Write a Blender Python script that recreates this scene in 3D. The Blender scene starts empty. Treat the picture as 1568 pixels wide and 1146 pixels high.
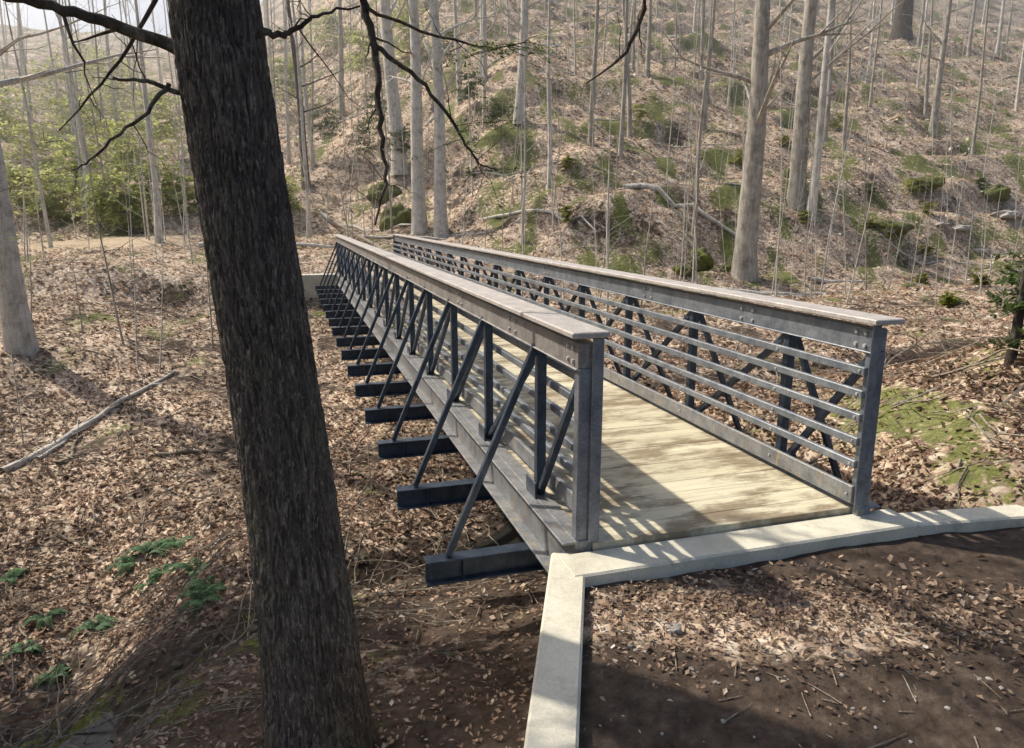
import bpy, bmesh, math, random
import numpy as np
from mathutils import Vector, Matrix
rng=np.random.default_rng(7); random.seed(7)
scene=bpy.context.scene
COL=scene.collection
# ------------------------------------------------------------ noise
def _h(ix,iy,seed):
    ix=ix.astype(np.int64); iy=iy.astype(np.int64)
    h=(ix*374761393+iy*668265263+seed*144269504)&0xffffffff
    h=((h^(h>>13))*1274126177)&0xffffffff
    h=h^(h>>16)
    return h/4294967296.0
def vn(x,y,seed=0):
    x=np.asarray(x,float); y=np.asarray(y,float)
    x0=np.floor(x); y0=np.floor(y); fx=x-x0; fy=y-y0
    fx=fx*fx*(3-2*fx); fy=fy*fy*(3-2*fy)
    a=_h(x0,y0,seed);b=_h(x0+1,y0,seed);c=_h(x0,y0+1,seed);d=_h(x0+1,y0+1,seed)
    return (a*(1-fx)+b*fx)*(1-fy)+(c*(1-fx)+d*fx)*fy
def fbm(x,y,seed=0,o=4):
    s=0;a=.5;t=0
    for i in range(o):
        s=s+a*vn(x*2**i+i*17.3,y*2**i-i*9.1,seed+i);t+=a;a*=.5
    return s/t
def sm(a,b,x):
    t=np.clip((np.asarray(x,float)-a)/(b-a),0,1); return t*t*(3-2*t)
# ------------------------------------------------------------ bridge frame
P0=np.array([.484,3.98]); D=np.array([-.292,.956]); N=np.array([.956,.292])
L=21.7; WD=1.85
def W(s,p,z):
    v=P0+s*D+p*N; return (v[0],v[1],z)
# ------------------------------------------------------------ terrain
CREEK=np.array([(14,15),(8,13.5),(4,12),(1.5,10.8),(-1,9.3),(-2.8,7.4),(-3.7,5.6),(-4.3,4.0),(-5.2,1.5),(-7,-3),(-9,-9)],float)
def creek_d(x,y):
    d=np.full(np.shape(x),1e9)
    for a,b in zip(CREEK[:-1],CREEK[1:]):
        ab=b-a; t=np.clip(((x-a[0])*ab[0]+(y-a[1])*ab[1])/(ab@ab),0,1)
        d=np.minimum(d,np.hypot(x-a[0]-t*ab[0],y-a[1]-t*ab[1]))
    return d+.35*(fbm(x/.9,y/.9,66,2)-.5)
def plateau(x,y):
    m1=sm(-.05,.05,x-(.14+.12*(y-2.33)))
    edge=np.where(x<2.3,(3.51+.292*x)/.956,(3.51+.292*2.3)/.956+.165*(x-2.3))
    m2=1-sm(-.05,.05,y-edge)
    return m1*m2
def H(x,y):
    x=np.asarray(x,float); y=np.asarray(y,float)
    q=-.292*x+.956*y; p=.956*x+.292*y
    prof=np.interp(q,[-30,-6,0,3.7,6,9,12,15,18,21,24.0,25.0,26.0,27,29,33,37,42],
                     [0,-.2,-.7,-1.0,-1.8,-2.7,-2.9,-2.6,-2.1,-1.65,-1.2,-1.05,-.12,.1,.55,.8,.9,1.6])
    prof=prof-1.35*sm(-.7,-3.0,p)*(1-sm(7,14,q))*sm(-8,2,q)
    far=sm(-2,-7,p)*sm(14,20,q)*(1-sm(25,30,q)); prof=prof+.7*far
    r=sm(3.2,5.2,p)
    prof=prof*(1-r*.72*(1-sm(18,26,q)))
    prof=prof+r*.30*(1-sm(7,14,q))
    prof=prof+.95*np.exp(-(((x-5.9)/1.8)**2+((y-7.4)/1.5)**2))
    prof=prof-.45*np.exp(-(creek_d(x,y)/.6)**2)
    toe=34-14*sm(1,14,p)+3*fbm(x/14,y/14,3,2)
    slope=.27+.19*sm(-14,16,p)
    e=np.maximum(0,q-toe); hill=slope*(e*e/(e+3.5))
    hill=np.where(hill>48,48+(hill-48)*.2,hill)
    z=prof+hill
    rough=fbm(x/5,y/5,11,3)-.5
    z=z+rough*(.5+.9*sm(26,50,q))*sm(1.0,4,np.abs(x-.2)+np.maximum(0,y-3.5)*.7)
    hm=sm(.3,4,e)
    qq=q+1.6*fbm(x/6,y/6,91,2)
    z=z+hm*((fbm(x/4.5,qq/1.3,95,3)-.5)*1.7+(fbm(x/1.6,qq/.6,97,2)-.5)*.42)
    z=z+(fbm(x/.7,y/.7,21,3)-.5)*.22+(fbm(x/.16,y/.16,31,2)-.5)*.04
    pl=plateau(x,y)
    zp=-.13+(fbm(x/1.1,y/1.1,41,3)-.5)*.08+(fbm(x/.15,y/.15,51,2)-.5)*.026
    return z*(1-pl)+zp*pl
def mossf(x,y):
    q=-.292*x+.956*y; p=.956*x+.292*y
    base=.50*sm(-.8,-2.0,x)*sm(9,6,y)+.74*np.exp(-(((x-6.0)/3.0)**2+((y-7.0)/2.4)**2))+.27*sm(14,26,q)+.18*sm(-3,-12,p)*sm(24,32,q)+.14*sm(4,10,p)
    return np.clip(base+(fbm(x/.9,y/1.3,171,3)-.5)*1.6,0,1)*(1-plateau(x,y))
def soil_shadef(x,y):
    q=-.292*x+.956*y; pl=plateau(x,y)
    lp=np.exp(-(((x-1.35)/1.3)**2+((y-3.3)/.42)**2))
    low_shade=sm(10.5,7.5,q)*sm(-8,-6,x)*sm(2,.6,x)  # shade of the left hollow, painted in as dark soil
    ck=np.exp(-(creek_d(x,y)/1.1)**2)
    s=pl*(1-.85*lp)+(1-pl)*np.maximum(np.maximum(low_shade*.8,ck),.30*sm(9,14,q))
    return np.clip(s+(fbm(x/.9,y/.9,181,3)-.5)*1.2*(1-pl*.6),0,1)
def hz(x,y): return float(H(np.array([x]),np.array([y]))[0])
def axis(lo,hi,fine_lo,fine_hi,d,g=1.03,cap=1.2):
    a=list(np.arange(fine_lo,fine_hi,d)); v=fine_hi;st=d
    while v<hi: a.append(v); st=min(st*g,cap); v+=st
    a.append(hi); v=fine_lo;st=d;b=[]
    while True:
        st=min(st*g,cap); v-=st
        if v<=lo: break
        b.append(v)
    b.append(lo); return np.array(b[::-1]+a)
# ------------------------------------------------------------ mesh builder
class MB:
    def __init__(s): s.v=[];s.f4=[];s.n=0;s.r=[]
    def add(s,v,f,r=None):
        v=np.asarray(v,float).reshape(-1,3); f=np.asarray(f,int).reshape(-1,4)
        s.v.append(v); s.f4.append(f+s.n); s.n+=len(v)
        if r is None: r=np.full(len(f),random.random())
        s.r.append(np.broadcast_to(np.asarray(r,float),(len(f),)))
    def tube(s,pts,rad,n=6,r=None,cap=True):
        pts=np.asarray(pts,float); k=len(pts); rad=np.broadcast_to(np.asarray(rad,float),(k,))
        t=np.gradient(pts,axis=0); t/=np.linalg.norm(t,axis=1)[:,None]+1e-9
        ref=np.array([0,0,1.]) if abs(t[0][2])<.8 else np.array([1.,0,0])
        a=np.cross(t,ref); a/=np.linalg.norm(a,axis=1)[:,None]+1e-9; b=np.cross(t,a)
        th=np.linspace(0,2*np.pi,n,endpoint=False)
        v=pts[:,None,:]+rad[:,None,None]*(np.cos(th)[None,:,None]*a[:,None,:]+np.sin(th)[None,:,None]*b[:,None,:])
        i=np.arange(k-1)[:,None]*n; j=np.arange(n)[None,:]; j2=(j+1)%n
        f=np.stack([i+j,i+j2,i+n+j2,i+n+j],-1).reshape(-1,4)
        s.add(v.reshape(-1,3),f,r)
    def box(s,p0,p1,w,h,up=(0,0,1),r=None):
        p0=np.array(p0,float);p1=np.array(p1,float);t=p1-p0;t/=np.linalg.norm(t)
        up=np.array(up,float); side=np.cross(t,up); side/=np.linalg.norm(side); u=np.cross(side,t)
        v=[]
        for P in (p0,p1):
            for a,b in((-1,-1),(1,-1),(1,1),(-1,1)): v.append(P+side*a*w/2+u*b*h/2)
        f=[(0,1,2,3),(7,6,5,4),(0,4,5,1),(1,5,6,2),(2,6,7,3),(3,7,4,0)]
        s.add(v,f,random.random() if r is None else r)
    def obj(s,name,mat,parent=None,smooth=False,bevel=0):
        V=np.concatenate(s.v);F=np.concatenate(s.f4);R=np.concatenate(s.r)
        me=bpy.data.meshes.new(name)
        me.vertices.add(len(V)); me.vertices.foreach_set('co',V.ravel())
        me.loops.add(len(F)*4); me.loops.foreach_set('vertex_index',F.ravel().astype(np.int32))
        me.polygons.add(len(F)); me.polygons.foreach_set('loop_start',(np.arange(len(F))*4).astype(np.int32))
        try: me.polygons.foreach_set('loop_total',np.full(len(F),4,np.int32))
        except Exception: pass
        me.polygons.foreach_set('use_smooth',np.full(len(F),smooth))
        a=me.attributes.new('rnd','FLOAT','FACE'); a.data.foreach_set('value',R.astype(np.float32))
        me.update(calc_edges=True); me.validate()
        me.materials.append(mat)
        o=bpy.data.objects.new(name,me); COL.objects.link(o)
        if parent: o.parent=parent
        if bevel:
            m=o.modifiers.new('b','BEVEL'); m.width=bevel; m.segments=1; m.limit_method='ANGLE'
        return o
def empty(name,loc=(0,0,0)):
    e=bpy.data.objects.new(name,None); COL.objects.link(e); e.empty_display_size=.3; return e
# ------------------------------------------------------------ materials
class NT:
    def __init__(s,name):
        m=bpy.data.materials.new(name); m.use_nodes=True; s.m=m; s.t=m.node_tree; s.n=s.t.nodes; s.l=s.t.links
        s.b=s.n['Principled BSDF']; s.out=s.n['Material Output']
        s.tc=s.n.new('ShaderNodeTexCoord').outputs['Object']
    def lk(s,a,b): s.l.new(a,b)
    def val(s,sock,v):
        if isinstance(v,bpy.types.NodeSocket): s.lk(v,sock)
        else: sock.default_value=v
    def mp(s,scale=(1,1,1),rot=(0,0,0),src=None):
        n=s.n.new('ShaderNodeMapping'); n.inputs['Scale'].default_value=scale; n.inputs['Rotation'].default_value=rot
        s.lk(src or s.tc,n.inputs['Vector']); return n.outputs[0]
    def noise(s,sc,det=4,rough=.55,vec=None,dist=0):
        n=s.n.new('ShaderNodeTexNoise'); n.inputs['Scale'].default_value=sc;n.inputs['Detail'].default_value=det
        n.inputs['Roughness'].default_value=rough;n.inputs['Distortion'].default_value=dist
        s.lk(vec or s.tc,n.inputs['Vector']); return n.outputs['Fac']
    def vor(s,sc,vec=None,feat='F1'):
        n=s.n.new('ShaderNodeTexVoronoi'); n.feature=feat; n.inputs['Scale'].default_value=sc
        s.lk(vec or s.tc,n.inputs['Vector']); return n
    def ramp(s,fac,stops,interp='LINEAR'):
        n=s.n.new('ShaderNodeValToRGB'); n.color_ramp.interpolation=interp; e=n.color_ramp.elements
        while len(e)<len(stops): e.new(.5)
        for i,(p,c) in enumerate(stops):
            e[i].position=p; e[i].color=(c,c,c,1) if isinstance(c,(int,float)) else (*c,1)
        s.lk(fac,n.inputs[0]); return n.outputs[0]
    def mix(s,f,a,b,mode='MIX'):
        n=s.n.new('ShaderNodeMix'); n.data_type='RGBA'; n.blend_type=mode
        s.val(n.inputs[0],f)
        for sk,v in((n.inputs[6],a),(n.inputs[7],b)):
            if isinstance(v,tuple): sk.default_value=(*v,1) if len(v)==3 else v
            else: s.lk(v,sk)
        return n.outputs[2]
    def math(s,op,a,b=0):
        n=s.n.new('ShaderNodeMath'); n.operation=op; s.val(n.inputs[0],a); s.val(n.inputs[1],b); return n.outputs[0]
    def attr(s,name):
        n=s.n.new('ShaderNodeAttribute'); n.attribute_name=name; return n.outputs['Fac']
    def bump(s,h,st=.5,dist=.02):
        n=s.n.new('ShaderNodeBump'); n.inputs['Strength'].default_value=st;n.inputs['Distance'].default_value=dist
        s.lk(h,n.inputs['Height']); s.lk(n.outputs[0],s.b.inputs['Normal'])
    def fin(s,col,rough=.8,metal=0,spec=.3):
        s.val(s.b.inputs['Base Color'],(*col,1) if isinstance(col,tuple) else col)
        s.val(s.b.inputs['Roughness'],rough); s.b.inputs['Metallic'].default_value=metal
        s.b.inputs['Specular IOR Level'].default_value=spec
        return s.m
def m_ground():
    t=NT('forest_floor')
    v1=t.vor(13); v2=t.vor(4); 
    sep=t.n.new('ShaderNodeSeparateColor'); t.lk(v1.outputs['Color'],sep.inputs[0])
    sep2=t.n.new('ShaderNodeSeparateColor'); t.lk(v2.outputs['Color'],sep2.inputs[0])
    leaf=t.ramp(sep.outputs[0],[(0,(.10,.07,.05)),(.3,(.33,.235,.165)),(.6,(.56,.43,.31)),(.85,(.72,.59,.45)),(1,(.8,.72,.6))])
    leaf2=t.ramp(sep2.outputs[1],[(0,(.17,.115,.08)),(.5,(.50,.37,.265)),(1,(.76,.62,.47))])
    leaf=t.mix(.4,leaf,leaf2)
    big=t.ramp(t.noise(.35,5,.6),[(.3,.65),(.7,1.25)])
    leaf=t.mix(1,leaf,big,'MULTIPLY')
    n=t.noise(9,8,.7)
    soil_shade=t.ramp(n,[(.3,(.035,.025,.018)),(.55,(.09,.066,.05)),(.75,(.18,.14,.11))])
    moss=t.ramp(t.noise(22,5,.75),[(.3,(.04,.05,.012)),(.55,(.13,.155,.035)),(.8,(.36,.37,.10))])
    path=t.ramp(t.noise(3,6,.7),[(.3,(.4,.30,.2)),(.7,(.6,.48,.33))])
    grit=t.noise(5,6,.7)
    sfac=t.ramp(t.math('ADD',t.attr('soil_shade'),t.math('MULTIPLY',t.math('SUBTRACT',grit,.5),1.2)),[(.42,0.),(.6,1.)])
    mn=t.noise(7,7,.75)
    mfac=t.ramp(t.math('ADD',t.attr('moss'),t.math('MULTIPLY',t.math('SUBTRACT',mn,.5),2.0)),[(.5,0.),(.68,.9)])
    c=t.mix(sfac,leaf,soil_shade); c=t.mix(mfac,c,moss); c=t.mix(t.attr('path'),c,path)
    hgt=t.math('ADD',t.math('MULTIPLY',v1.outputs['Distance'],-.6),n)
    t.bump(hgt,.8,.04)
    return t.fin(c,.9,0,.15)
def m_leaf(name,k):
    t=NT(name); r=t.attr('rnd')
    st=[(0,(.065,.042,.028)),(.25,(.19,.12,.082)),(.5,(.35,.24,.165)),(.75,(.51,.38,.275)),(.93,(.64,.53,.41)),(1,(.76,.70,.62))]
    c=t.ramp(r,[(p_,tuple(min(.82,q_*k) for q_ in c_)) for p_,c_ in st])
    c=t.mix(.35,c,t.ramp(t.noise(40,3),[(.3,.4),(.7,1.3)]),'MULTIPLY')
    c=t.mix(.6,c,t.ramp(t.noise(.5,5,.65),[(.35,.4),(.65,1.3)]),'MULTIPLY')
    t.fin(c,.7,0,.35)
    tr=t.n.new('ShaderNodeBsdfTranslucent'); t.lk(c,tr.inputs[0])
    mx=t.n.new('ShaderNodeMixShader'); mx.inputs[0].default_value=.22
    t.lk(t.b.outputs[0],mx.inputs[1]); t.lk(tr.outputs[0],mx.inputs[2]); t.lk(mx.outputs[0],t.out.inputs[0]); return t.m
def m_bark(name,c0,c1,c2,sc=1,lich=.2,dark=.55):
    t=NT(name); v=t.mp((14*sc,14*sc,2.2*sc))
    n=t.noise(1,7,.7,v,.6); f=t.noise(55,4,.6)
    c=t.ramp(n,[(.3,c0),(.52,c1),(.72,c2)])
    l=t.ramp(t.noise(6,6,.75),[(.52,0.),(.62,1.)])
    c=t.mix(t.math('MULTIPLY',l,lich),c,(.55,.55,.47))
    dk_=t.ramp(t.noise(3,6,.7),[(.48,0.),(.66,dark)]); c=t.mix(dk_,c,(.10,.085,.06))
    c=t.mix(.5,c,t.ramp(f,[(.3,.55),(.7,1.3)]),'MULTIPLY')
    t.bump(t.math('ADD',n,t.math('MULTIPLY',f,.25)),.8,.03)
    return t.fin(c,.9,0,.15)
def m_trunk():
    t=NT('furrowed_bark'); v=t.mp((30,30,5)); n=t.noise(1,6,.7,v,.5)
    v2=t.mp((60,60,11)); n2=t.noise(1,5,.75,v2,1.2); f=t.noise(110,3,.6)
    c=t.ramp(n,[(.3,(.040,.033,.029)),(.5,(.115,.096,.083)),(.7,(.23,.20,.175))])
    fl=t.ramp(n2,[(.52,0.),(.61,1.)]); c=t.mix(t.math('MULTIPLY',fl,.65),c,(.48,.42,.36))
    moss=t.ramp(t.noise(2.2,5,.7),[(.52,0.),(.68,.4)]); c=t.mix(moss,c,(.15,.17,.08))
    c=t.mix(.4,c,t.ramp(f,[(.3,.5),(.7,1.4)]),'MULTIPLY')
    t.bump(t.math('ADD',n,t.math('MULTIPLY',n2,.8)),1,.04); return t.fin(c,.8,0,.35)
def m_steel(name,c,c2,rough=.45,metal=.35,rust=.35,rc=(.36,.31,.26)):
    t=NT(name); n=t.noise(7,7,.65); g=t.noise(60,3)
    col=t.ramp(n,[(.3,c),(.7,c2)])
    col=t.mix(.45,col,t.ramp(g,[(.3,.5),(.7,1.35)]),'MULTIPLY')
    streak=t.noise(1,5,.65,t.mp((24,24,5)))
    col=t.mix(t.ramp(streak,[(.56,0.),(.72,rust)]),col,rc)
    t.bump(g,.2,.004)
    return t.fin(col,rough,metal,.5)
def m_deck():
    t=NT('treated_timber'); r=t.attr('rnd')
    base=t.ramp(r,[(0,(.50,.45,.32)),(.5,(.58,.53,.38)),(1,(.66,.61,.45))])
    ang=math.atan2(N[1],N[0])
    rot=t.mp((1,1,1),(0,0,-ang)); v=t.mp((1.4,26,20),(0,0,0),rot)
    g=t.noise(1,6,.65,v,.4)
    c=t.mix(.5,base,t.ramp(g,[(.3,.5),(.5,.95),(.75,1.2)]),'MULTIPLY')
    st=t.ramp(t.noise(1,7,.7,t.mp((1.3,3.4,1),(0,0,0),rot)),[(.46,0.),(.58,.85)])
    c=t.mix(st,c,(.19,.14,.085))
    st2=t.ramp(t.noise(5,6,.75),[(.56,0.),(.7,.5)]); c=t.mix(st2,c,(.24,.19,.13))
    t.bump(g,.3,.006); return t.fin(c,.7,0,.3)
def m_conc():
    t=NT('pale_concrete'); n=t.noise(4,8,.7); g=t.noise(90,3)
    c=t.ramp(n,[(.25,(.48,.45,.36)),(.5,(.64,.61,.50)),(.75,(.73,.70,.58))])
    c=t.mix(.3,c,t.ramp(g,[(.3,.6),(.7,1.2)]),'MULTIPLY')
    c=t.mix(t.ramp(t.noise(2.2,7,.75),[(.55,0.),(.75,.6)]),c,(.2,.16,.11))
    t.bump(t.math('ADD',n,g),.35,.01); return t.fin(c,.9,0,.2)
def m_leafgreen(name,a,b,c3,tr_=.45):
    t=NT(name); r=t.attr('rnd'); c=t.ramp(r,[(0,a),(.6,b),(1,c3)])
    t.fin(c,.6,0,.35)
    tr=t.n.new('ShaderNodeBsdfTranslucent'); t.lk(c,tr.inputs[0])
    mx=t.n.new('ShaderNodeMixShader'); mx.inputs[0].default_value=tr_
    t.lk(t.b.outputs[0],mx.inputs[1]); t.lk(tr.outputs[0],mx.inputs[2]); t.lk(mx.outputs[0],t.out.inputs[0]); return t.m
def m_rock(name='stone',m=0.,k=1.):
    t=NT(name); n=t.noise(6,8,.7); c=t.ramp(n,[(.3,(.25*k,.23*k,.2*k)),(.7,(.62*k,.6*k,.56*k))])
    if m:
        mo=t.ramp(t.noise(14,5,.7),[(.3,(.04,.05,.012)),(.6,(.15,.17,.03)),(.8,(.40,.38,.08))])
        c=t.mix(t.ramp(t.noise(2.5,6,.7),[(.45,m),(.7,0.)]),t.mix(.5,c,(.1,.08,.06)),mo)
    t.bump(n,1,.06); return t.fin(c,.85,0,.2)
def m_water():
    t=NT('creek_water'); n=t.noise(7,4,.6); t.bump(n,.5,.03); t.b.inputs['IOR'].default_value=1.33
    return t.fin((.025,.025,.022),.08,0,.4)
G=m_ground(); LEAF=m_leaf('dry_leaves',1.12); LEAFF=m_leaf('sunlit_leaves',2.2)  # second leaf copy: sunlight on the hill put into a brighter colour
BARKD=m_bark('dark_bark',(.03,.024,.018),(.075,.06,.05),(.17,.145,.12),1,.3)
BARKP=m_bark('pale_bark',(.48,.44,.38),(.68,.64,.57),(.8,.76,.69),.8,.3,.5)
BARKM=m_bark('grey_bark',(.24,.205,.165),(.45,.41,.35),(.63,.58,.5),.8,.5,.6)
STK=m_bark('dead_wood',(.14,.11,.08),(.32,.27,.21),(.6,.54,.47),2,.2)
TRK=m_trunk()
STEEL=m_steel('weathered_steel',(.12,.14,.17),(.30,.32,.345),.42,.3,.4,(.38,.34,.30))
STEEL_LIT=m_steel('sunlit_chord_steel',(.17,.158,.155),(.36,.34,.32),.5,.15,.6,(.45,.40,.34))  # left top chord only: its sunlit look put into a lighter colour
STEELB=m_steel('stained_steel',(.14,.148,.165),(.31,.315,.32),.5,.25,.85,(.48,.32,.11))
STEELD=m_steel('dark_blue_steel',(.035,.050,.075),(.10,.13,.175),.38,.4,.3,(.25,.25,.26))
STEELL=m_steel('rail_cap_steel',(.36,.335,.315),(.58,.535,.495),.55,.1,.5,(.34,.29,.25))
DECK=m_deck(); CONC=m_conc(); ROCK=m_rock(); MROCK=m_rock('mossy_stone',1.,.5); WROCK=m_rock('wet_stone',.5,.35); WATER=m_water()
EVG=m_leafgreen('evergreen_leaf',(.035,.055,.02),(.09,.13,.04),(.2,.24,.08))
YEL=m_leafgreen('spring_leaf',(.22,.26,.08),(.44,.48,.16),(.62,.62,.26),.55)
MSH=m_leafgreen('mossy_leaf',(.10,.12,.02),(.27,.29,.05),(.5,.46,.10),.4)
FERN=m_leafgreen('fern_leaf',(.035,.09,.035),(.09,.20,.08),(.18,.34,.15))
# ------------------------------------------------------------ ground mesh
xs=axis(-110,120,-4.8,6.5,.055,1.03,1.0); ys=axis(-12,150,.4,8.5,.055,1.025,.42)
X,Y=np.meshgrid(xs,ys); Z=H(X,Y)
mb=MB(); nx=len(xs); ny=len(ys)
i=np.arange(ny-1)[:,None]*nx; j=np.arange(nx-1)[None,:]
F=np.stack([i+j,i+j+1,i+nx+j+1,i+nx+j],-1).reshape(-1,4)
mb.add(np.stack([X,Y,Z],-1).reshape(-1,3),F,np.zeros(len(F)))
g=mb.obj('ground',G,smooth=True)
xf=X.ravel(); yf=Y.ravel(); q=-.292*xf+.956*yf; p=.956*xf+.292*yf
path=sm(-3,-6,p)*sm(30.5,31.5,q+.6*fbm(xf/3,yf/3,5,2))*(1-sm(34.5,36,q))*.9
for nm,a in(('soil_shade',soil_shadef(xf,yf)),('moss',mossf(xf,yf)),('path',path)):
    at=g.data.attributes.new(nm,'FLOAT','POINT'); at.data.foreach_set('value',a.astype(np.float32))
# creek water
cp_=[]; 
for a,b in zip(CREEK[:-1],CREEK[1:]):
    for t in np.linspace(0,1,8,endpoint=False): cp_.append(a+(b-a)*t)
cp_=np.array(cp_)
for _ in range(6): cp_[1:-1]=(cp_[:-2]+2*cp_[1:-1]+cp_[2:])/4
tg=np.gradient(cp_,axis=0); tg/=np.linalg.norm(tg,axis=1)[:,None]; nr=np.stack([-tg[:,1],tg[:,0]],-1)
zc=H(cp_[:,0],cp_[:,1])
for _ in range(12): zc[1:-1]=(zc[:-2]+2*zc[1:-1]+zc[2:])/4
zc=np.minimum.accumulate(zc)+.06
w_=.75; V=np.stack([np.column_stack([cp_-nr*w_,zc]),np.column_stack([cp_+nr*w_,zc])],1).reshape(-1,3)
k=np.arange(len(cp_)-1)*2; b=MB(); b.add(V,np.stack([k,k+1,k+3,k+2],-1),0.); b.obj('creek_water',WATER,smooth=True)
# ------------------------------------------------------------ leaves
def leaves(name,n,r0,r1,mat,keep,smin,smax,k):
    r=np.exp(rng.uniform(np.log(r0),np.log(r1),n)); th=rng.uniform(-.82,.82,n)
    x=r*np.sin(th); y=r*np.cos(th)
    m=keep(x,y); x=x[m];y=y[m];r=r[m]; n=len(x)
    z=H(x,y)+rng.uniform(0.005,.03,n)
    s=np.clip(r*k,smin,smax)*rng.uniform(.45,1.3,n)
    a=rng.uniform(0,2*np.pi,n); tilt=rng.normal(0,.45,n); tilt2=rng.normal(0,.45,n)
    ux=np.stack([np.cos(a)*np.cos(tilt),np.sin(a)*np.cos(tilt),np.sin(tilt)],-1)
    vx=np.stack([-np.sin(a)*np.cos(tilt2),np.cos(a)*np.cos(tilt2),np.sin(tilt2)],-1)
    c=np.stack([x,y,z],-1); w=rng.uniform(.35,.75,n)[:,None]
    up=np.array([0,0,1.])
    lift=(rng.uniform(.0,.35,n)*s)[:,None]
    v=np.stack([c-ux*s[:,None],c-vx*s[:,None]*w+up*lift,c+ux*s[:,None],c+vx*s[:,None]*w+up*lift],1)
    b=MB(); b.add(v.reshape(-1,3),np.arange(4*n).reshape(-1,4),np.clip(rng.beta(1.7,2,n)*.95+.15*(rng.random(n)>.93),0,1))
    return b.obj(name,mat)
def keep_near(x,y):
    pl=plateau(x,y); lp=np.exp(-(((x-1.35)/1.35)**2+((y-3.4)/.34)**2))
    cl=vn(x*2.3,y*2.3,79)
    q=-.292*x+.956*y
    pr=(1-pl)*.95*(1-.9*sm(.35,.6,soil_shadef(x,y)))*(1-.85*sm(.4,.62,mossf(x,y)))+pl*(.006+.05*(cl>.78)+.75*lp)
    pr=np.where(creek_d(x,y)<.5,pr*.1,pr)
    wall=(np.abs(x-(.14+.12*(y-2.33)))<.13)&(y<4.1)
    wall2=(np.abs(q-3.52)<.2)&(x>.1)&(x<2.6)
    edge=(3.51+.292*2.3)/.956+.165*(x-2.3); wall3=(x>2.2)&(np.abs(y-edge)<.14)
    pr=np.where(wall|wall2|wall3,0,pr)
    return rng.random(len(x))<pr
leaves('leaf_litter',250000,1.9,26,LEAF,keep_near,.013,.055,.0052)
def keep_far(x,y):
    q=-.292*x+.956*y; p=.956*x+.292*y
    path=(p<-4)&(q>31.5)&(q<35)
    return (rng.random(len(x))<.85*(1-.9*sm(.4,.6,mossf(x,y)))*(1-.8*sm(.4,.6,soil_shadef(x,y))))&~path
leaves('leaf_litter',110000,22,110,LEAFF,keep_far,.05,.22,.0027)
# ------------------------------------------------------------ bridge
BR=empty('pedestrian_bridge')
ztop=1.27
beams=[.8+1.35*k for k in range(16)]
def truss(side):
    o=-1 if side==0 else 1
    pc=-.06 if side==0 else WD+.06
    s0=0.0 if side==0 else -.08
    s1=L
    st=MB(); dk=MB(); lt=MB(); po=MB()
    nv=(N[0],N[1],0)
    nm='left' if side==0 else 'right'
    cz=ztop-.045
    st.box(W(s0+.02,pc,cz-.10),W(s1,pc,cz-.10),.10,.15)
    st.box(W(s0+.02,pc,cz-.178),W(s1,pc,cz-.178),.13,.012)
    ss=np.linspace(s0-.05,s1+.05,5)
    for a,b in zip(ss[:-1],ss[1:]):
        lt.box(W(a+.004,pc,ztop-.018),W(b-.004,pc,ztop-.018),.225,.034)
    lo=MB()
    lo.box(W(s0+.0,pc,-.14),W(s1,pc,-.14),.11,.30)
    lo.box(W(s0+.0,pc+o*.075,-.30),W(s1,pc+o*.075,-.30),.12,.02)
    lo.box(W(s0+.0,pc+o*.075,.0),W(s1,pc+o*.075,.0),.12,.014)
    lo.obj(nm+'_bottom_chord',STEELB,BR,bevel=.005)
    for s in (s0+.05,s1-.05):
        po.box(W(s,pc,-.0),W(s,pc,ztop-.22),.075,.09,up=nv)
        po.box(W(s-.055,pc-o*.06,.0),W(s-.055,pc-o*.06,ztop-.04),.012,.07,up=nv)
    for k,s in enumerate(beams):
        dk.box(W(s,pc,-.38),W(s,pc,ztop-.20),.065,.065,up=nv)
        dk.box(W(s,pc+o*.66,-.37),W(s,pc+o*.03,ztop-.20),.045,.045,up=(D[0],D[1],0))
        dk.box(W(s,pc+o*.062,.0),W(s,pc+o*.062,.12),.012,.2,up=(D[0],D[1],0))
    pts=[s0+.05]+beams+[s1-.05]
    for k in range(len(pts)-1):
        a,b=pts[k],pts[k+1]
        if k<len(pts)//2: dk.box(W(a,pc,ztop-.22),W(b,pc,.0),.045,.045,up=nv)
        else: dk.box(W(a,pc,.0),W(b,pc,ztop-.22),.045,.045,up=nv)
    pin=pc-o*.085
    rl=MB(); toe=MB()
    for z in (.93,.78,.625,.465,.31):
        rl.box(W(s0+.02,pin,z),W(s1,pin,z),.035,.052)
    toe.box(W(s0+.02,pin,.10),W(s1,pin,.10),.03,.12)
    toe.obj(nm+'_toe_plate',STEELB,BR,bevel=.004)
    bo=MB()
    for s in (s0+.09,s0+.17,1.2,1.35,2.9,3.05,6,6.15):
        for z in(cz-.06,cz-.14):
            for sd in(-1,1):
                c=np.array(W(s,pc+sd*.05,z)); nn=np.array([N[0],N[1],0])*sd
                bo.tube([c,c+nn*.006,c+nn*.013,c+nn*.0131],[.014,.014,.011,.0005],8)
    for z in (.93,.78,.625,.465,.31,.10):
        for s in [s0+.06]+beams[:6]:
            c=np.array(W(s,pin-o*.017,z)); nn=np.array([N[0],N[1],0])*(-o)
            bo.tube([c,c+nn*.004,c+nn*.009,c+nn*.0091],[.010,.010,.008,.0005],8)
    st.obj(nm+'_top_chord',STEEL_LIT if side==0 else STEEL,BR,bevel=.006); po.obj(nm+'_end_posts',STEEL,BR,bevel=.005); dk.obj(nm+'_web',STEELD,BR,bevel=.004)
    lt.obj(nm+'_cap',STEELL,BR,bevel=.006); rl.obj(nm+'_rails',STEEL,BR,bevel=.005); bo.obj(nm+'_bolts',STEELL,BR)
truss(0); truss(1)
fb=MB()
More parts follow.
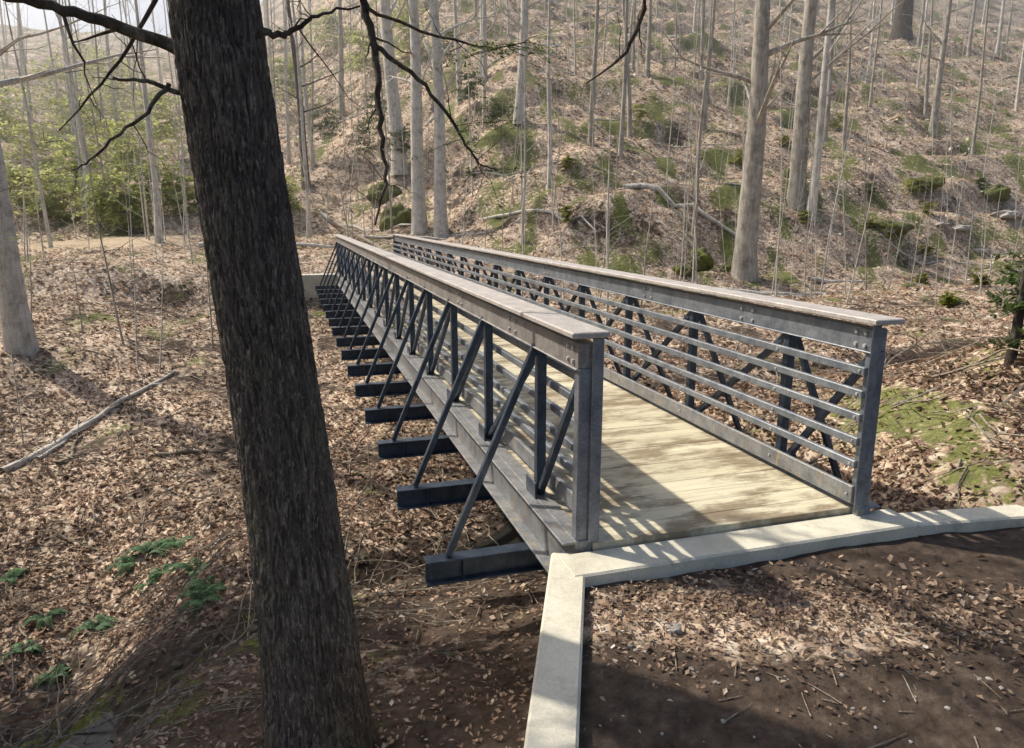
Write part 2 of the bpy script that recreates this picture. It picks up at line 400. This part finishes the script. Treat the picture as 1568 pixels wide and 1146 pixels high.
for s in beams:
    a,b=-.88,WD+.86
    fb.box(W(s,a,-.386),W(s,b,-.386),.12,.014); fb.box(W(s,a,-.546),W(s,b,-.546),.12,.014)
    fb.box(W(s,a+.002,-.466),W(s,b-.002,-.466),.012,.146)
    fb.box(W(s,a+.26,-.539),W(s,a+.26,-.393),.1,.01,up=(N[0],N[1],0))
for pp in(.35,.92,1.5): fb.box(W(.1,pp,-.22),W(L,pp,-.22),.08,.3)
fb.obj('floor_beams',STEELD,BR,bevel=.003)
dk=MB(); s=-.02; 
while s<L:
    w=.19; zz=-.028+random.uniform(-.0015,.0015)
    dk.box(W(s+w/2,-.005,zz),W(s+w/2,WD+.005,zz),w,.05); s+=w+random.uniform(.002,.004)
dk.obj('deck_boards',DECK,BR,bevel=.002)
# ------------------------------------------------------------ abutments
AB=empty('concrete_abutment')
c=MB(); c.box(W(-.16,-.24,-.845),W(-.16,WD+.32,-.845),.27,1.6); o=c.obj('sill',CONC,AB,bevel=.012)
c=MB(); c.box((.335,3.93,-.85),(-.06,.6,-.85),.205,1.6); c.obj('wing_wall',CONC,AB,bevel=.012)
c=MB(); y0=(3.51+.292*2.3)/.956; c.box((2.36,y0+.03,-.86),(8.5,y0+.165*6.2,-.86),.2,1.6); c.obj('side_wing_wall',CONC,AB,bevel=.012)
AB2=empty('concrete_abutment')
c=MB(); c.box(W(L+.25,-2.0,-1.02),W(L+.25,WD+1.3,-1.02),.5,1.9); c.obj('far_sill',CONC,AB2,bevel=.012)
# ------------------------------------------------------------ trees
def path_(base,h,lean,wig,k,r):
    t=np.linspace(0,1,k); ph=r.uniform(0,6.28,4)
    x=base[0]+lean[0]*t*h+wig*(np.sin(t*5+ph[0])-np.sin(ph[0]))+wig*.3*np.sin(t*13+ph[1])
    y=base[1]+lean[1]*t*h+wig*(np.sin(t*4+ph[2])-np.sin(ph[2]))
    return np.stack([x,y,base[2]-.25+t*(h+.25)],-1)
def tree(b,base,h,r0,lean=(0,0),seed=0,nb=14,n=7,start=.3,sub=3,wig=None):
    r=np.random.default_rng(seed); wig=h*.006 if wig is None else wig
    P=path_(base,h,lean,wig,16,r); t=np.linspace(0,1,16)
    R=r0*(1-.86*t)*(1+.25*np.exp(-t*h/.4)); rv=r.random()
    b.tube(P,R,n,rv)
    for i in range(nb):
        u=start+(1-start)*(i+r.random())/nb; u=min(u,.97); k=int(u*15); c=P[k]+(P[min(k+1,15)]-P[k])*(u*15-k)
        a=r.uniform(0,6.28); ln=h*.24*(1.15-u)*r.uniform(.6,1.3); el=r.uniform(.25,.95); rr=r0*(1-.86*u)*r.uniform(.2,.42)
        d=np.array([math.cos(a)*math.cos(el),math.sin(a)*math.cos(el),math.sin(el)])
        tt=np.linspace(0,1,6)[:,None]; bend=r.normal(0,.12,3)*ln; Q=c+d*ln*tt+bend*tt**2+r.normal(0,.02,(6,3))*ln*tt
        b.tube(Q,rr*(1-.85*tt[:,0]),max(4,n-2),rv)
        for j in range(sub):
            w=r.integers(1,5); a2=a+r.normal(0,.8); e2=el+r.normal(0,.4)
            d2=np.array([math.cos(a2)*math.cos(e2),math.sin(a2)*math.cos(e2),math.sin(e2)]); l2=ln*r.uniform(.25,.55)
            tt2=np.linspace(0,1,4)[:,None]; b.tube(Q[w]+d2*l2*tt2+r.normal(0,.03,(4,3))*l2*tt2,rr*.4*(1-.8*tt2[:,0]),3,rv)
f=1100.; cp,sp=math.cos(math.radians(12.45)),math.sin(math.radians(12.45))
def stand(u,v):
    x=(u-784)/f; y=(573-v)/f; d=np.array([x,cp+sp*y,-sp+cp*y])
    t=np.linspace(2,140,2800); Pp=d[None]*t[:,None]; g_=H(Pp[:,0],Pp[:,1])-1.9
    k=np.argmax(Pp[:,2]<g_); 
    if not (Pp[:,2]<g_).any(): k=1500
    return (Pp[k,0],Pp[k,1],g_[k]+1.9)
named=[
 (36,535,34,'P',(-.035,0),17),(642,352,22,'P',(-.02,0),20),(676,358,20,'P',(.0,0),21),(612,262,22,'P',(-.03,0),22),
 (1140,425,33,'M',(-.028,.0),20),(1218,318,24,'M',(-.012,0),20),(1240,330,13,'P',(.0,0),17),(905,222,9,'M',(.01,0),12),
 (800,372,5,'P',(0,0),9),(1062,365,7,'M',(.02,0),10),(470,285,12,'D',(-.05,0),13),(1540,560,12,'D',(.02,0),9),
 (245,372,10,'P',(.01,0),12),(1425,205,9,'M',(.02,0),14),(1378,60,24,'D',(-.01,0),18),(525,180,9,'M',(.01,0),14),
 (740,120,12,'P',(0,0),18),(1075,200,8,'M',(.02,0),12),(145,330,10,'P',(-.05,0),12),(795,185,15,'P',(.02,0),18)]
mats={'P':BARKP,'M':BARKM,'D':BARKD}
for i,(u,v,w,m,ln,h) in enumerate(named):
    b_=stand(u,v); dist=math.hypot(b_[0],b_[1]); r0=w*dist/1100/2
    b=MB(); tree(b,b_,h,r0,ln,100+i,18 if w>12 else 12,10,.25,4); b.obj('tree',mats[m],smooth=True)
bp=MB(); bm=MB(); cnt=0
rr=np.random.default_rng(5)
while cnt<250:
    th=rr.uniform(-.85,.85); d=rr.uniform(27,125); x=d*math.sin(th); y=d*math.cos(th)
    q_=-.292*x+.956*y
    if q_<31 : continue
    if th>-.1 and rr.random()<.45: continue
    z=hz(x,y); b=bp if rr.random()<(.8 if th<0 else .5) else bm
    tree(b,(x,y,z),rr.uniform(10,19),.04+.13*rr.random()**1.5*(1+.25*(d>70)),(rr.normal(0,.035),rr.normal(0,.02)),1000+cnt,8,5,.3,1); cnt+=1
bp.obj('distant_trees',BARKP,smooth=True); bm.obj('distant_trees',BARKM,smooth=True)
b=MB(); b2=MB()
for i in range(560):
    th=rr.uniform(-.8,.8); d=rr.uniform(16,80); x=d*math.sin(th); y=d*math.cos(th); q_=-.292*x+.956*y
    p_=.956*x+.292*y
    if q_<15 or (-1.4<p_<4.6 and q_<28): continue
    tree(b if i%3==0 else b2,(x,y,hz(x,y)),rr.uniform(1.5,9),rr.uniform(.010,.036),(rr.normal(0,.08),rr.normal(0,.05)),5000+i,9,4,.15,3)
b.obj('saplings',BARKM,smooth=True); b2.obj('saplings',BARKP,smooth=True)
# ------------------------------------------------------------ leafy sprays
def spray(b,st,c0,d,l,size,spread,n=26,droop=.25,rs=1):
    tt=np.linspace(0,1,5)[:,None]; Q=c0+d*l*tt-np.array([0,0,droop*l])*tt**2
    st.tube(Q,np.linspace(.012,.003,5)*rs,3,.5)
    u=rng.uniform(.15,1,n); P=c0+d*l*u[:,None]-np.array([0,0,droop*l])*(u**2)[:,None]+rng.normal(0,spread,(n,3))*np.array([1,1,.4])
    A=rng.normal(0,1,(n,3)); A[:,2]*=.5; A/=np.linalg.norm(A,axis=1)[:,None]; B=np.cross(A,rng.normal(0,.4,(n,3))+[0,0,1]); B/=np.linalg.norm(B,axis=1)[:,None]
    s=size*rng.uniform(.5,1.3,n)[:,None]
    v=np.stack([P-A*s,P-B*s*.4,P+A*s,P+B*s*.4],1)
    b.add(v.reshape(-1,3),np.arange(4*n).reshape(-1,4),np.clip(rng.random()*.6+rng.random(n)*.4,0,1))
def shade_hemlock(x,y,h,r0,c_lo,width,seed):
    root=empty('shade_evergreen'); z=hz(x,y); b=MB(); tree(b,(x,y,z),h,r0,(0,0),seed,6,9,.5,2)
    lf=MB()
    for i in range(280):
        u=rng.random()**.8; zz=z+c_lo+(h-c_lo)*u; l=width*(1.05-u*.8)*rng.uniform(.6,1.1)+.3
        a=rng.uniform(0,6.28); d=np.array([math.cos(a),math.sin(a),.05])
        spray(lf,b,np.array([x,y,zz]),d,l,.20,.24,50,.2,2)
    b.obj('trunk',BARKD,root,smooth=True); lf.obj('crown',EVG,root)
shade_hemlock(-10.6,9.0,15,.24,7.5,3.0,901); shade_hemlock(-8.3,7.4,12,.2,5.5,2.0,903); shade_hemlock(-11.4,5.6,15,.2,5.5,3.2,904); shade_hemlock(-7.6,5.2,10,.16,4.5,1.9,905)  # unseen evergreens added left of view to shade the near hollow
for i,(x,y,h,r0) in enumerate([(16,12.5,20,.3),(-19,14,20,.3)]):
    b=MB(); tree(b,(x,y,hz(x,y)),h,r0,(0,0),700+i,22,9,.2,5); b.obj('tree',BARKM,smooth=True)
# ------------------------------------------------------------ foreground tree
FT=empty('large_tree')
zb=hz(-1.1,3.55)
nA=260; nH=1100; Ht=13.
th=np.linspace(0,2*np.pi,nA,endpoint=False)+np.pi/2
hh=np.concatenate([np.linspace(-.45,4.6,900),np.linspace(4.62,Ht,200)])
T,Hh=np.meshgrid(th,hh)
Hz_=Hh+zb+.9
cx=-1.1-.0642*(Hz_)+.02*np.sin(Hz_*1.3); cy=3.55+.01*Hh
rad=np.interp(Hz_,[-.6,0,.3,1.0,2.,3.8,8,13],[.36,.30,.27,.245,.225,.20,.15,.08])
arc=(T-np.pi/2)*.22
wx=fbm(arc*8,Hh*3,1,2)*.07
f1=fbm((arc+wx)*55,Hh*7,61,3); f2=fbm((arc+wx)*110,Hh*26,71,2)
ridge=1-np.abs(f1-.5)*4.5; ridge=np.clip(ridge,0,1)
blend=np.minimum(1,np.minimum(T-np.pi/2,5*np.pi/2-T)/.15)
disp=(-.015*ridge**2+.010*(f2-.5)+.022*(fbm(arc*3,Hh*.8,81,2)-.5))*blend
Rr=rad+disp
V=np.stack([cx+Rr*np.cos(T),cy+Rr*np.sin(T),zb+Hh],-1)
i=np.arange(nH-1)[:,None]*nA; j=np.arange(nA)[None,:]; j2=(j+1)%nA
b=MB(); b.add(V.reshape(-1,3),np.stack([i+j,i+j2,i+nA+j2,i+nA+j],-1).reshape(-1,4),.5); b.obj('trunk',TRK,FT,smooth=True)
b=MB()
def smooth_path(pts,k=6):
    pts=np.array(pts,float); t=np.arange(len(pts)); tt=np.linspace(0,len(pts)-1,(len(pts)-1)*k+1)
    Pq=np.stack([np.interp(tt,t,pts[:,c]) for c in range(3)],-1)
    for _ in range(4): Pq[1:-1]=(Pq[:-2]+2*Pq[1:-1]+Pq[2:])/4
    Pq[1:-1]+=rng.normal(0,.006,Pq[1:-1].shape); return Pq
lf=MB()
def limb(pts,ra,rb,tw=6,green=0):
    Pq=smooth_path(pts); R=np.linspace(ra,rb,len(Pq)); b.tube(Pq,R,9,.5)
    for i in range(tw):
        k=rng.integers(len(Pq)//3,len(Pq)); d=rng.normal(0,1,3); d[2]-=.2; d/=np.linalg.norm(d); l=rng.uniform(.15,.5)
        tt=np.linspace(0,1,6)[:,None]; b.tube(Pq[k]+d*l*tt+rng.normal(0,.02,(6,3))*tt,np.linspace(R[k]*.4,.0015,6),4,.5)
    for i in range(green):
        k=rng.integers(len(Pq)//2,len(Pq)); d=rng.normal(0,1,3); d[2]*=.25; d/=np.linalg.norm(d)
        spray(lf,b,Pq[k],d,rng.uniform(.2,.45),.018,.035,34,.15,.3)
    return Pq
limb([(-1.3,3.55,2.55),(-1.56,3.52,2.66),(-1.84,3.47,2.76),(-2.1,3.4,2.81),(-2.5,3.3,2.88),(-3.3,3.1,3.0)],.034,.012,9)
limb([(-1.3,3.55,2.38),(-1.45,3.5,2.42),(-1.62,3.46,2.49),(-1.78,3.42,2.50)],.018,.006,3)
limb([(-1.55,3.46,2.48),(-1.66,3.4,2.33),(-1.87,3.37,2.17),(-2.0,3.4,2.1)],.011,.003,5)
limb([(-1.25,3.55,2.72),(-1.08,3.57,2.71),(-1.0,3.57,2.72),(-.90,3.58,2.80),(-.7,3.6,2.84)],.020,.004,4)
limb([(-1.55,3.6,6.0),(-1.3,4.6,4.8),(-1.07,5.46,3.45),(-.95,5.38,3.05),(-.92,5.26,2.55),(-.87,5.18,2.16),(-.95,5.1,1.83)],.045,.007,8)
limb([(-.96,5.38,3.05),(-.65,5.33,2.83),(-.38,5.26,2.50),(-.25,5.2,2.26),(-.1,5.2,2.2)],.018,.004,9,7)
limb([(-1.0,5.4,3.3),(-.55,5.3,3.1),(-.1,5.3,3.0),(.1,5.2,3.05)],.013,.003,6,12)
limb([(-1.6,3.6,7.2),(-.2,5.2,5.6),(1.18,6.52,3.75),(.96,6.43,3.2),(.6,6.3,2.95)],.05,.004,10)
limb([(-1.5,3.6,6.5),(-1.9,4.6,5.0),(-2.4,5.6,3.6),(-2.9,5.7,3.0),(-3.3,5.5,2.5)],.035,.004,12)
for i in range(24):
    h0=rng.uniform(5.2,12.5); a=rng.uniform(0,6.28); l=rng.uniform(2.2,4.2)*(1.2-h0/18)
    c0=np.array([-1.1-.0642*h0,3.55,zb+h0]); d=np.array([math.cos(a),math.sin(a),.22])
    Pq=limb([c0,c0+d*l*.35,c0+d*l*.7+[0,0,-.1],c0+d*l],.045,.006,4)
    for k in range(3,len(Pq)):
        for sg in (-1,1):
            a2=a+sg*rng.uniform(.5,1.2); d2=np.array([math.cos(a2),math.sin(a2),-.1])
            if Pq[k][2]>3.9: spray(lf,b,Pq[k],d2,rng.uniform(.4,1.0),.055,.06,20,.2,.5)  # sprays above the view, added to dapple the foreground with shade
b.obj('limbs',BARKD,FT,smooth=True); lf.obj('needles',EVG,FT)
# ------------------------------------------------------------ shrubs / evergreen foliage
def foliage(name,centers,mat,per,spread,size):
    root=empty(name); b=MB(); st=MB()
    for (x,y,z,sc) in centers:
        for k in range(per):
            a=rng.uniform(0,6.28); el=rng.uniform(-.1,.8); l=spread*sc*rng.uniform(.5,1.1)
            c0=np.array([x,y,z+rng.uniform(0,spread*sc*1.2)]); d=np.array([math.cos(a)*math.cos(el),math.sin(a)*math.cos(el),math.sin(el)*.6])
            spray(b,st,c0,d,l,size,.09*spread*sc,26,.25,sc)
    b.obj('leaves',mat,root); st.obj('stems',BARKM,root)
def at(u,v,lift=0,sc=1):
    s=stand(u,v); return (s[0],s[1],s[2]+lift,sc)
foliage('spring_shrub',[at(120,250,.5,2.2),(at(160,240,1,2.2)),at(210,300,.6,2.0),at(240,330,.3,1.6),at(60,290,.5,2.0),at(285,335,.3,1.2),at(130,310,.4,1.8),at(190,200,1.5,2.6),at(90,200,1.,2.5),at(250,250,1.,2.0),at(20,240,1.,2.2),at(170,345,.2,1.4),at(430,330,.3,1.1),at(450,170,1,1.8),at(560,130,1,1.8),at(140,150,1,2.6),at(80,340,.2,1.3),at(30,330,.2,1.5),at(200,355,.2,1.),at(500,90,1,2.2),at(620,100,1,2)],YEL,50,1.15,.15)
foliage('evergreen_shrub',[at(450,200,1.5,1.7),at(560,260,1,1.2),at(500,250,1.4,1.2),at(620,275,1.2,1.0),at(760,230,1.,1),at(720,230,2.5,.9),at(440,110,1.5,1.8),at(520,100,1.5,1.6),at(580,230,1.5,1.1),at(690,150,2,1.2)],EVG,42,1.1,.09)
foliage('mossy_shrub',[at(870,345,.1,.5),at(1400,300,.1,.7),at(1420,330,.0,.5),at(1360,365,.0,.5),at(1410,435,.0,.35),at(1450,470,.0,.35),at(1130,255,.1,.6),at(1280,200,.1,.7),at(980,190,.1,.7),at(1330,350,0,.35),at(1415,395,0,.4),at(1500,440,0,.35),at(1230,340,0,.4),at(1200,225,0,.5),at(870,260,0,.5)],MSH,35,.9,.06)
foliage('evergreen_shrub',[at(1575,560,.2,.5),at(1570,520,.3,.5),at(1330,300,.1,.4),at(1500,290,.1,.4)],EVG,34,.9,.05)
def fern(b,x,y,sc):
    z=hz(x,y); 
    for k in range(11):
        a=rng.uniform(0,6.28); l=sc*rng.uniform(.7,1.1); d=np.array([math.cos(a),math.sin(a),0]); sd=np.array([-d[1],d[0],0])
        n=22; u=np.linspace(.08,1,n); P=np.array([x,y,z+.02])+d*l*u[:,None]+np.array([0,0,1])*(l*(1.2*u-1.25*u*u))[:,None]
        b.tube(P,.003,3,.2)
        w=.17*l*np.sin(np.clip(u,0,1)**.6*np.pi*.93)+.01
        for sg in(-1,1):
            tip=P+sd*sg*w[:,None]+d*.04*l-np.array([0,0,.25])*w[:,None]; h=d*.014*l/.4
            v=np.stack([P-h,P+h,tip+h*.3,tip-h*.3],1); b.add(v.reshape(-1,3),np.arange(4*n).reshape(-1,4),rng.uniform(.2,1,n))
for cl in [[(230,850,.36),(300,880,.40),(195,870,.3),(325,900,.33),(270,835,.34),(310,925,.36),(225,900,.3),(250,880,.25)],[(70,950,.28),(150,965,.3),(20,890,.3),(40,1000,.26),(90,1040,.24)]]:
    b=MB()
    for(u,v,sc) in cl:
        s=stand(u,v); fern(b,s[0],s[1],sc)
    b.obj('fern',FERN)
# ------------------------------------------------------------ fallen logs and sticks
def logat(u0,v0,u1,v1,r,mat=STK,name='fallen_log'):
    A=stand(u0,v0);B_=stand(u1,v1); t=np.linspace(0,1,14)
    x=A[0]+(B_[0]-A[0])*t; y=A[1]+(B_[1]-A[1])*t; z=np.maximum(H(x,y),(A[2]+(B_[2]-A[2])*t)-.1)+r*.6
    x+=.08*np.sin(t*6)
    b=MB(); b.tube(np.stack([x,y,z],-1),r*(1-.5*t),9,.5)
    for i in range(4):
        k=rng.integers(3,12); d=np.array([rng.normal(),rng.normal(),.5]); tt=np.linspace(0,1,5)[:,None]
        b.tube(np.array([x[k],y[k],z[k]])+d*rng.uniform(.2,.6)*tt,np.linspace(r*.35,.003,5),5,.5)
    b.obj(name,mat,smooth=True)
logat(5,725,270,572,.07,BARKP); logat(60,705,150,640,.04,BARKP); logat(240,700,350,690,.05); logat(90,715,130,670,.05)
logat(620,405,500,330,.1)
b=MB()
for i in range(46):
    th=rr.uniform(-.7,.75); d=rr.uniform(26,85); x=d*math.sin(th); y=d*math.cos(th); a=rr.normal(0,.35); l=rr.uniform(2,8); t=np.linspace(0,1,9)
    xx=x+math.cos(a)*l*t; yy=y+math.sin(a)*l*t; r_=rr.uniform(.04,.14)
    b.tube(np.stack([xx,yy,H(xx,yy)+r_*.8],-1),r_*(1-.6*t),7,.5)
b.obj('fallen_logs',BARKP,smooth=True)
b=MB()
for i in range(1500):
    r_=math.exp(rng.uniform(math.log(4.5),math.log(32))); th=rng.uniform(-.8,-.1) if i%3 else rng.uniform(-.1,.8)
    x=r_*math.sin(th); y=r_*math.cos(th)
    if plateau(np.array([x]),np.array([y]))[0]>.1 or (abs(x-1.5)<1.9 and y<6): continue
    a=rng.uniform(0,6.28); l=rng.uniform(.3,1.8)
    if r_<6.5: l*=.35
    t=np.linspace(0,1,7); xx=x+math.cos(a)*l*t+rng.normal(0,.02,7); yy=y+math.sin(a)*l*t+rng.normal(0,.02,7)
    zz=H(xx,yy)+.03+rng.uniform(0,1.0)*t*l*.5*(r_>7)
    b.tube(np.stack([xx,yy,zz],-1),np.linspace(rng.uniform(.006,.02)*min(1,r_/9),.003,7),4,rng.random())
for i in range(70):
    x=rng.uniform(.6,3.4);y=rng.uniform(1.8,3.4); a=rng.uniform(0,6.28); l=rng.uniform(.05,.25);t=np.linspace(0,1,4)
    xx=x+math.cos(a)*l*t;yy=y+math.sin(a)*l*t; b.tube(np.stack([xx,yy,H(xx,yy)+.008],-1),np.linspace(.004,.002,4),4,rng.random())
b.obj('fallen_branches',STK)
def stone(b,x,y,r,cuts=3,zs=.5,sink=.2):
    bm_=bmesh.new(); bmesh.ops.create_cube(bm_,size=1)
    bmesh.ops.subdivide_edges(bm_,edges=bm_.edges[:],cuts=cuts,use_grid_fill=True)
    z=hz(x,y); sd=rng.integers(1000)
    v=np.array([w.co[:] for w in bm_.verts]); v/=np.linalg.norm(v,axis=1)[:,None]**.8
    v*=(1+.9*(fbm(v[:,0]*2.3+sd,v[:,1]*2.3+v[:,2]*1.7,3,3)-.5))[:,None]
    v=v*np.array([1,.75,zs])*r; a=rng.uniform(0,6.28); v=v@np.array([[math.cos(a),math.sin(a),0],[-math.sin(a),math.cos(a),0],[0,0,1]])
    fs=np.array([[w.index for w in f_.verts] for f_ in bm_.faces]); b.add(v+[x,y,z+sink*r],fs,rng.random()); bm_.free()
b=MB(); s=stand(1032,968); stone(b,s[0],s[1],.055); b.obj('rock',ROCK)
b=MB()
for i in range(220): stone(b,rng.uniform(.4,4),rng.uniform(1.8,3.6),rng.uniform(.005,.016))
b.obj('gravel',ROCK)
for (u,v,r_,zs) in [(1070,405,.75,.75),(1115,415,.5,.6),(1045,418,.45,.6),(1360,352,.9,.4),(1415,285,1.0,.4),(1390,440,.4,.35),(1460,465,.45,.35),(610,345,1.0,.9),(590,300,1.0,.6),(1215,270,.7,.5),(1520,300,1.1,.45)]:
    b=MB(); s=stand(u,v); stone(b,s[0],s[1],r_,14,zs,.05); b.obj('mossy_boulder',MROCK,smooth=True)
for (u,v,r_) in [(1470,350,.6),(1540,330,.8),(1500,385,.4),(1440,345,.45)]:
    b=MB(); s=stand(u,v); stone(b,s[0],s[1],r_,12,.25,.0); b.obj('boulder',ROCK,smooth=True)
b=MB()
for i in range(70):
    k=rng.integers(8,len(cp_)-8); pp=cp_[k]+rng.normal(0,.45,2); stone(b,pp[0],pp[1],rng.uniform(.03,.12),4,.45,.0)
b.obj('creek_stones',WROCK,smooth=True)
# ------------------------------------------------------------ valley mist
hb=bmesh.new(); bmesh.ops.create_cube(hb,size=1); me=bpy.data.meshes.new('valley_mist'); hb.to_mesh(me); hb.free()
ho=bpy.data.objects.new('valley_mist',me); COL.objects.link(ho); ho.scale=(300,150,70); ho.location=(0,101,20)
vm=bpy.data.materials.new('mist'); vm.use_nodes=True; nt=vm.node_tree; nt.nodes.remove(nt.nodes['Principled BSDF'])
vs=nt.nodes.new('ShaderNodeVolumeScatter'); vs.inputs['Density'].default_value=.0045; vs.inputs['Anisotropy'].default_value=.62; vs.inputs['Color'].default_value=(1,.97,.90,1)
nt.links.new(vs.outputs[0],nt.nodes['Material Output'].inputs['Volume']); me.materials.append(vm)
# ------------------------------------------------------------ light
az=math.radians(-63); el=math.radians(49)
S=Vector((math.sin(az)*math.cos(el),math.cos(az)*math.cos(el),math.sin(el)))
sun=bpy.data.lights.new('sun','SUN'); sun.energy=5; sun.angle=math.radians(1.0); sun.color=(1,.92,.79)
so=bpy.data.objects.new('sun',sun); COL.objects.link(so); so.rotation_euler=S.to_track_quat('Z','Y').to_euler()
w=bpy.data.worlds.new('World'); scene.world=w; w.use_nodes=True
sk=w.node_tree.nodes.new('ShaderNodeTexSky'); sk.sky_type='NISHITA'; sk.sun_disc=False; sk.sun_elevation=el; sk.sun_rotation=az; sk.dust_density=4
bg=w.node_tree.nodes['Background']; bg.inputs[1].default_value=.15; w.node_tree.links.new(sk.outputs[0],bg.inputs[0])
cam=bpy.data.cameras.new('cam'); cam.lens=25.3; cam.sensor_width=36; cam.clip_end=600; cam.clip_start=.05
co=bpy.data.objects.new('camera',cam); COL.objects.link(co); co.location=(0,0,1.9); co.rotation_euler=(math.radians(90-12.45),0,0)
scene.camera=co
scene.view_settings.view_transform='Standard'; scene.view_settings.look='None'; scene.view_settings.exposure=0
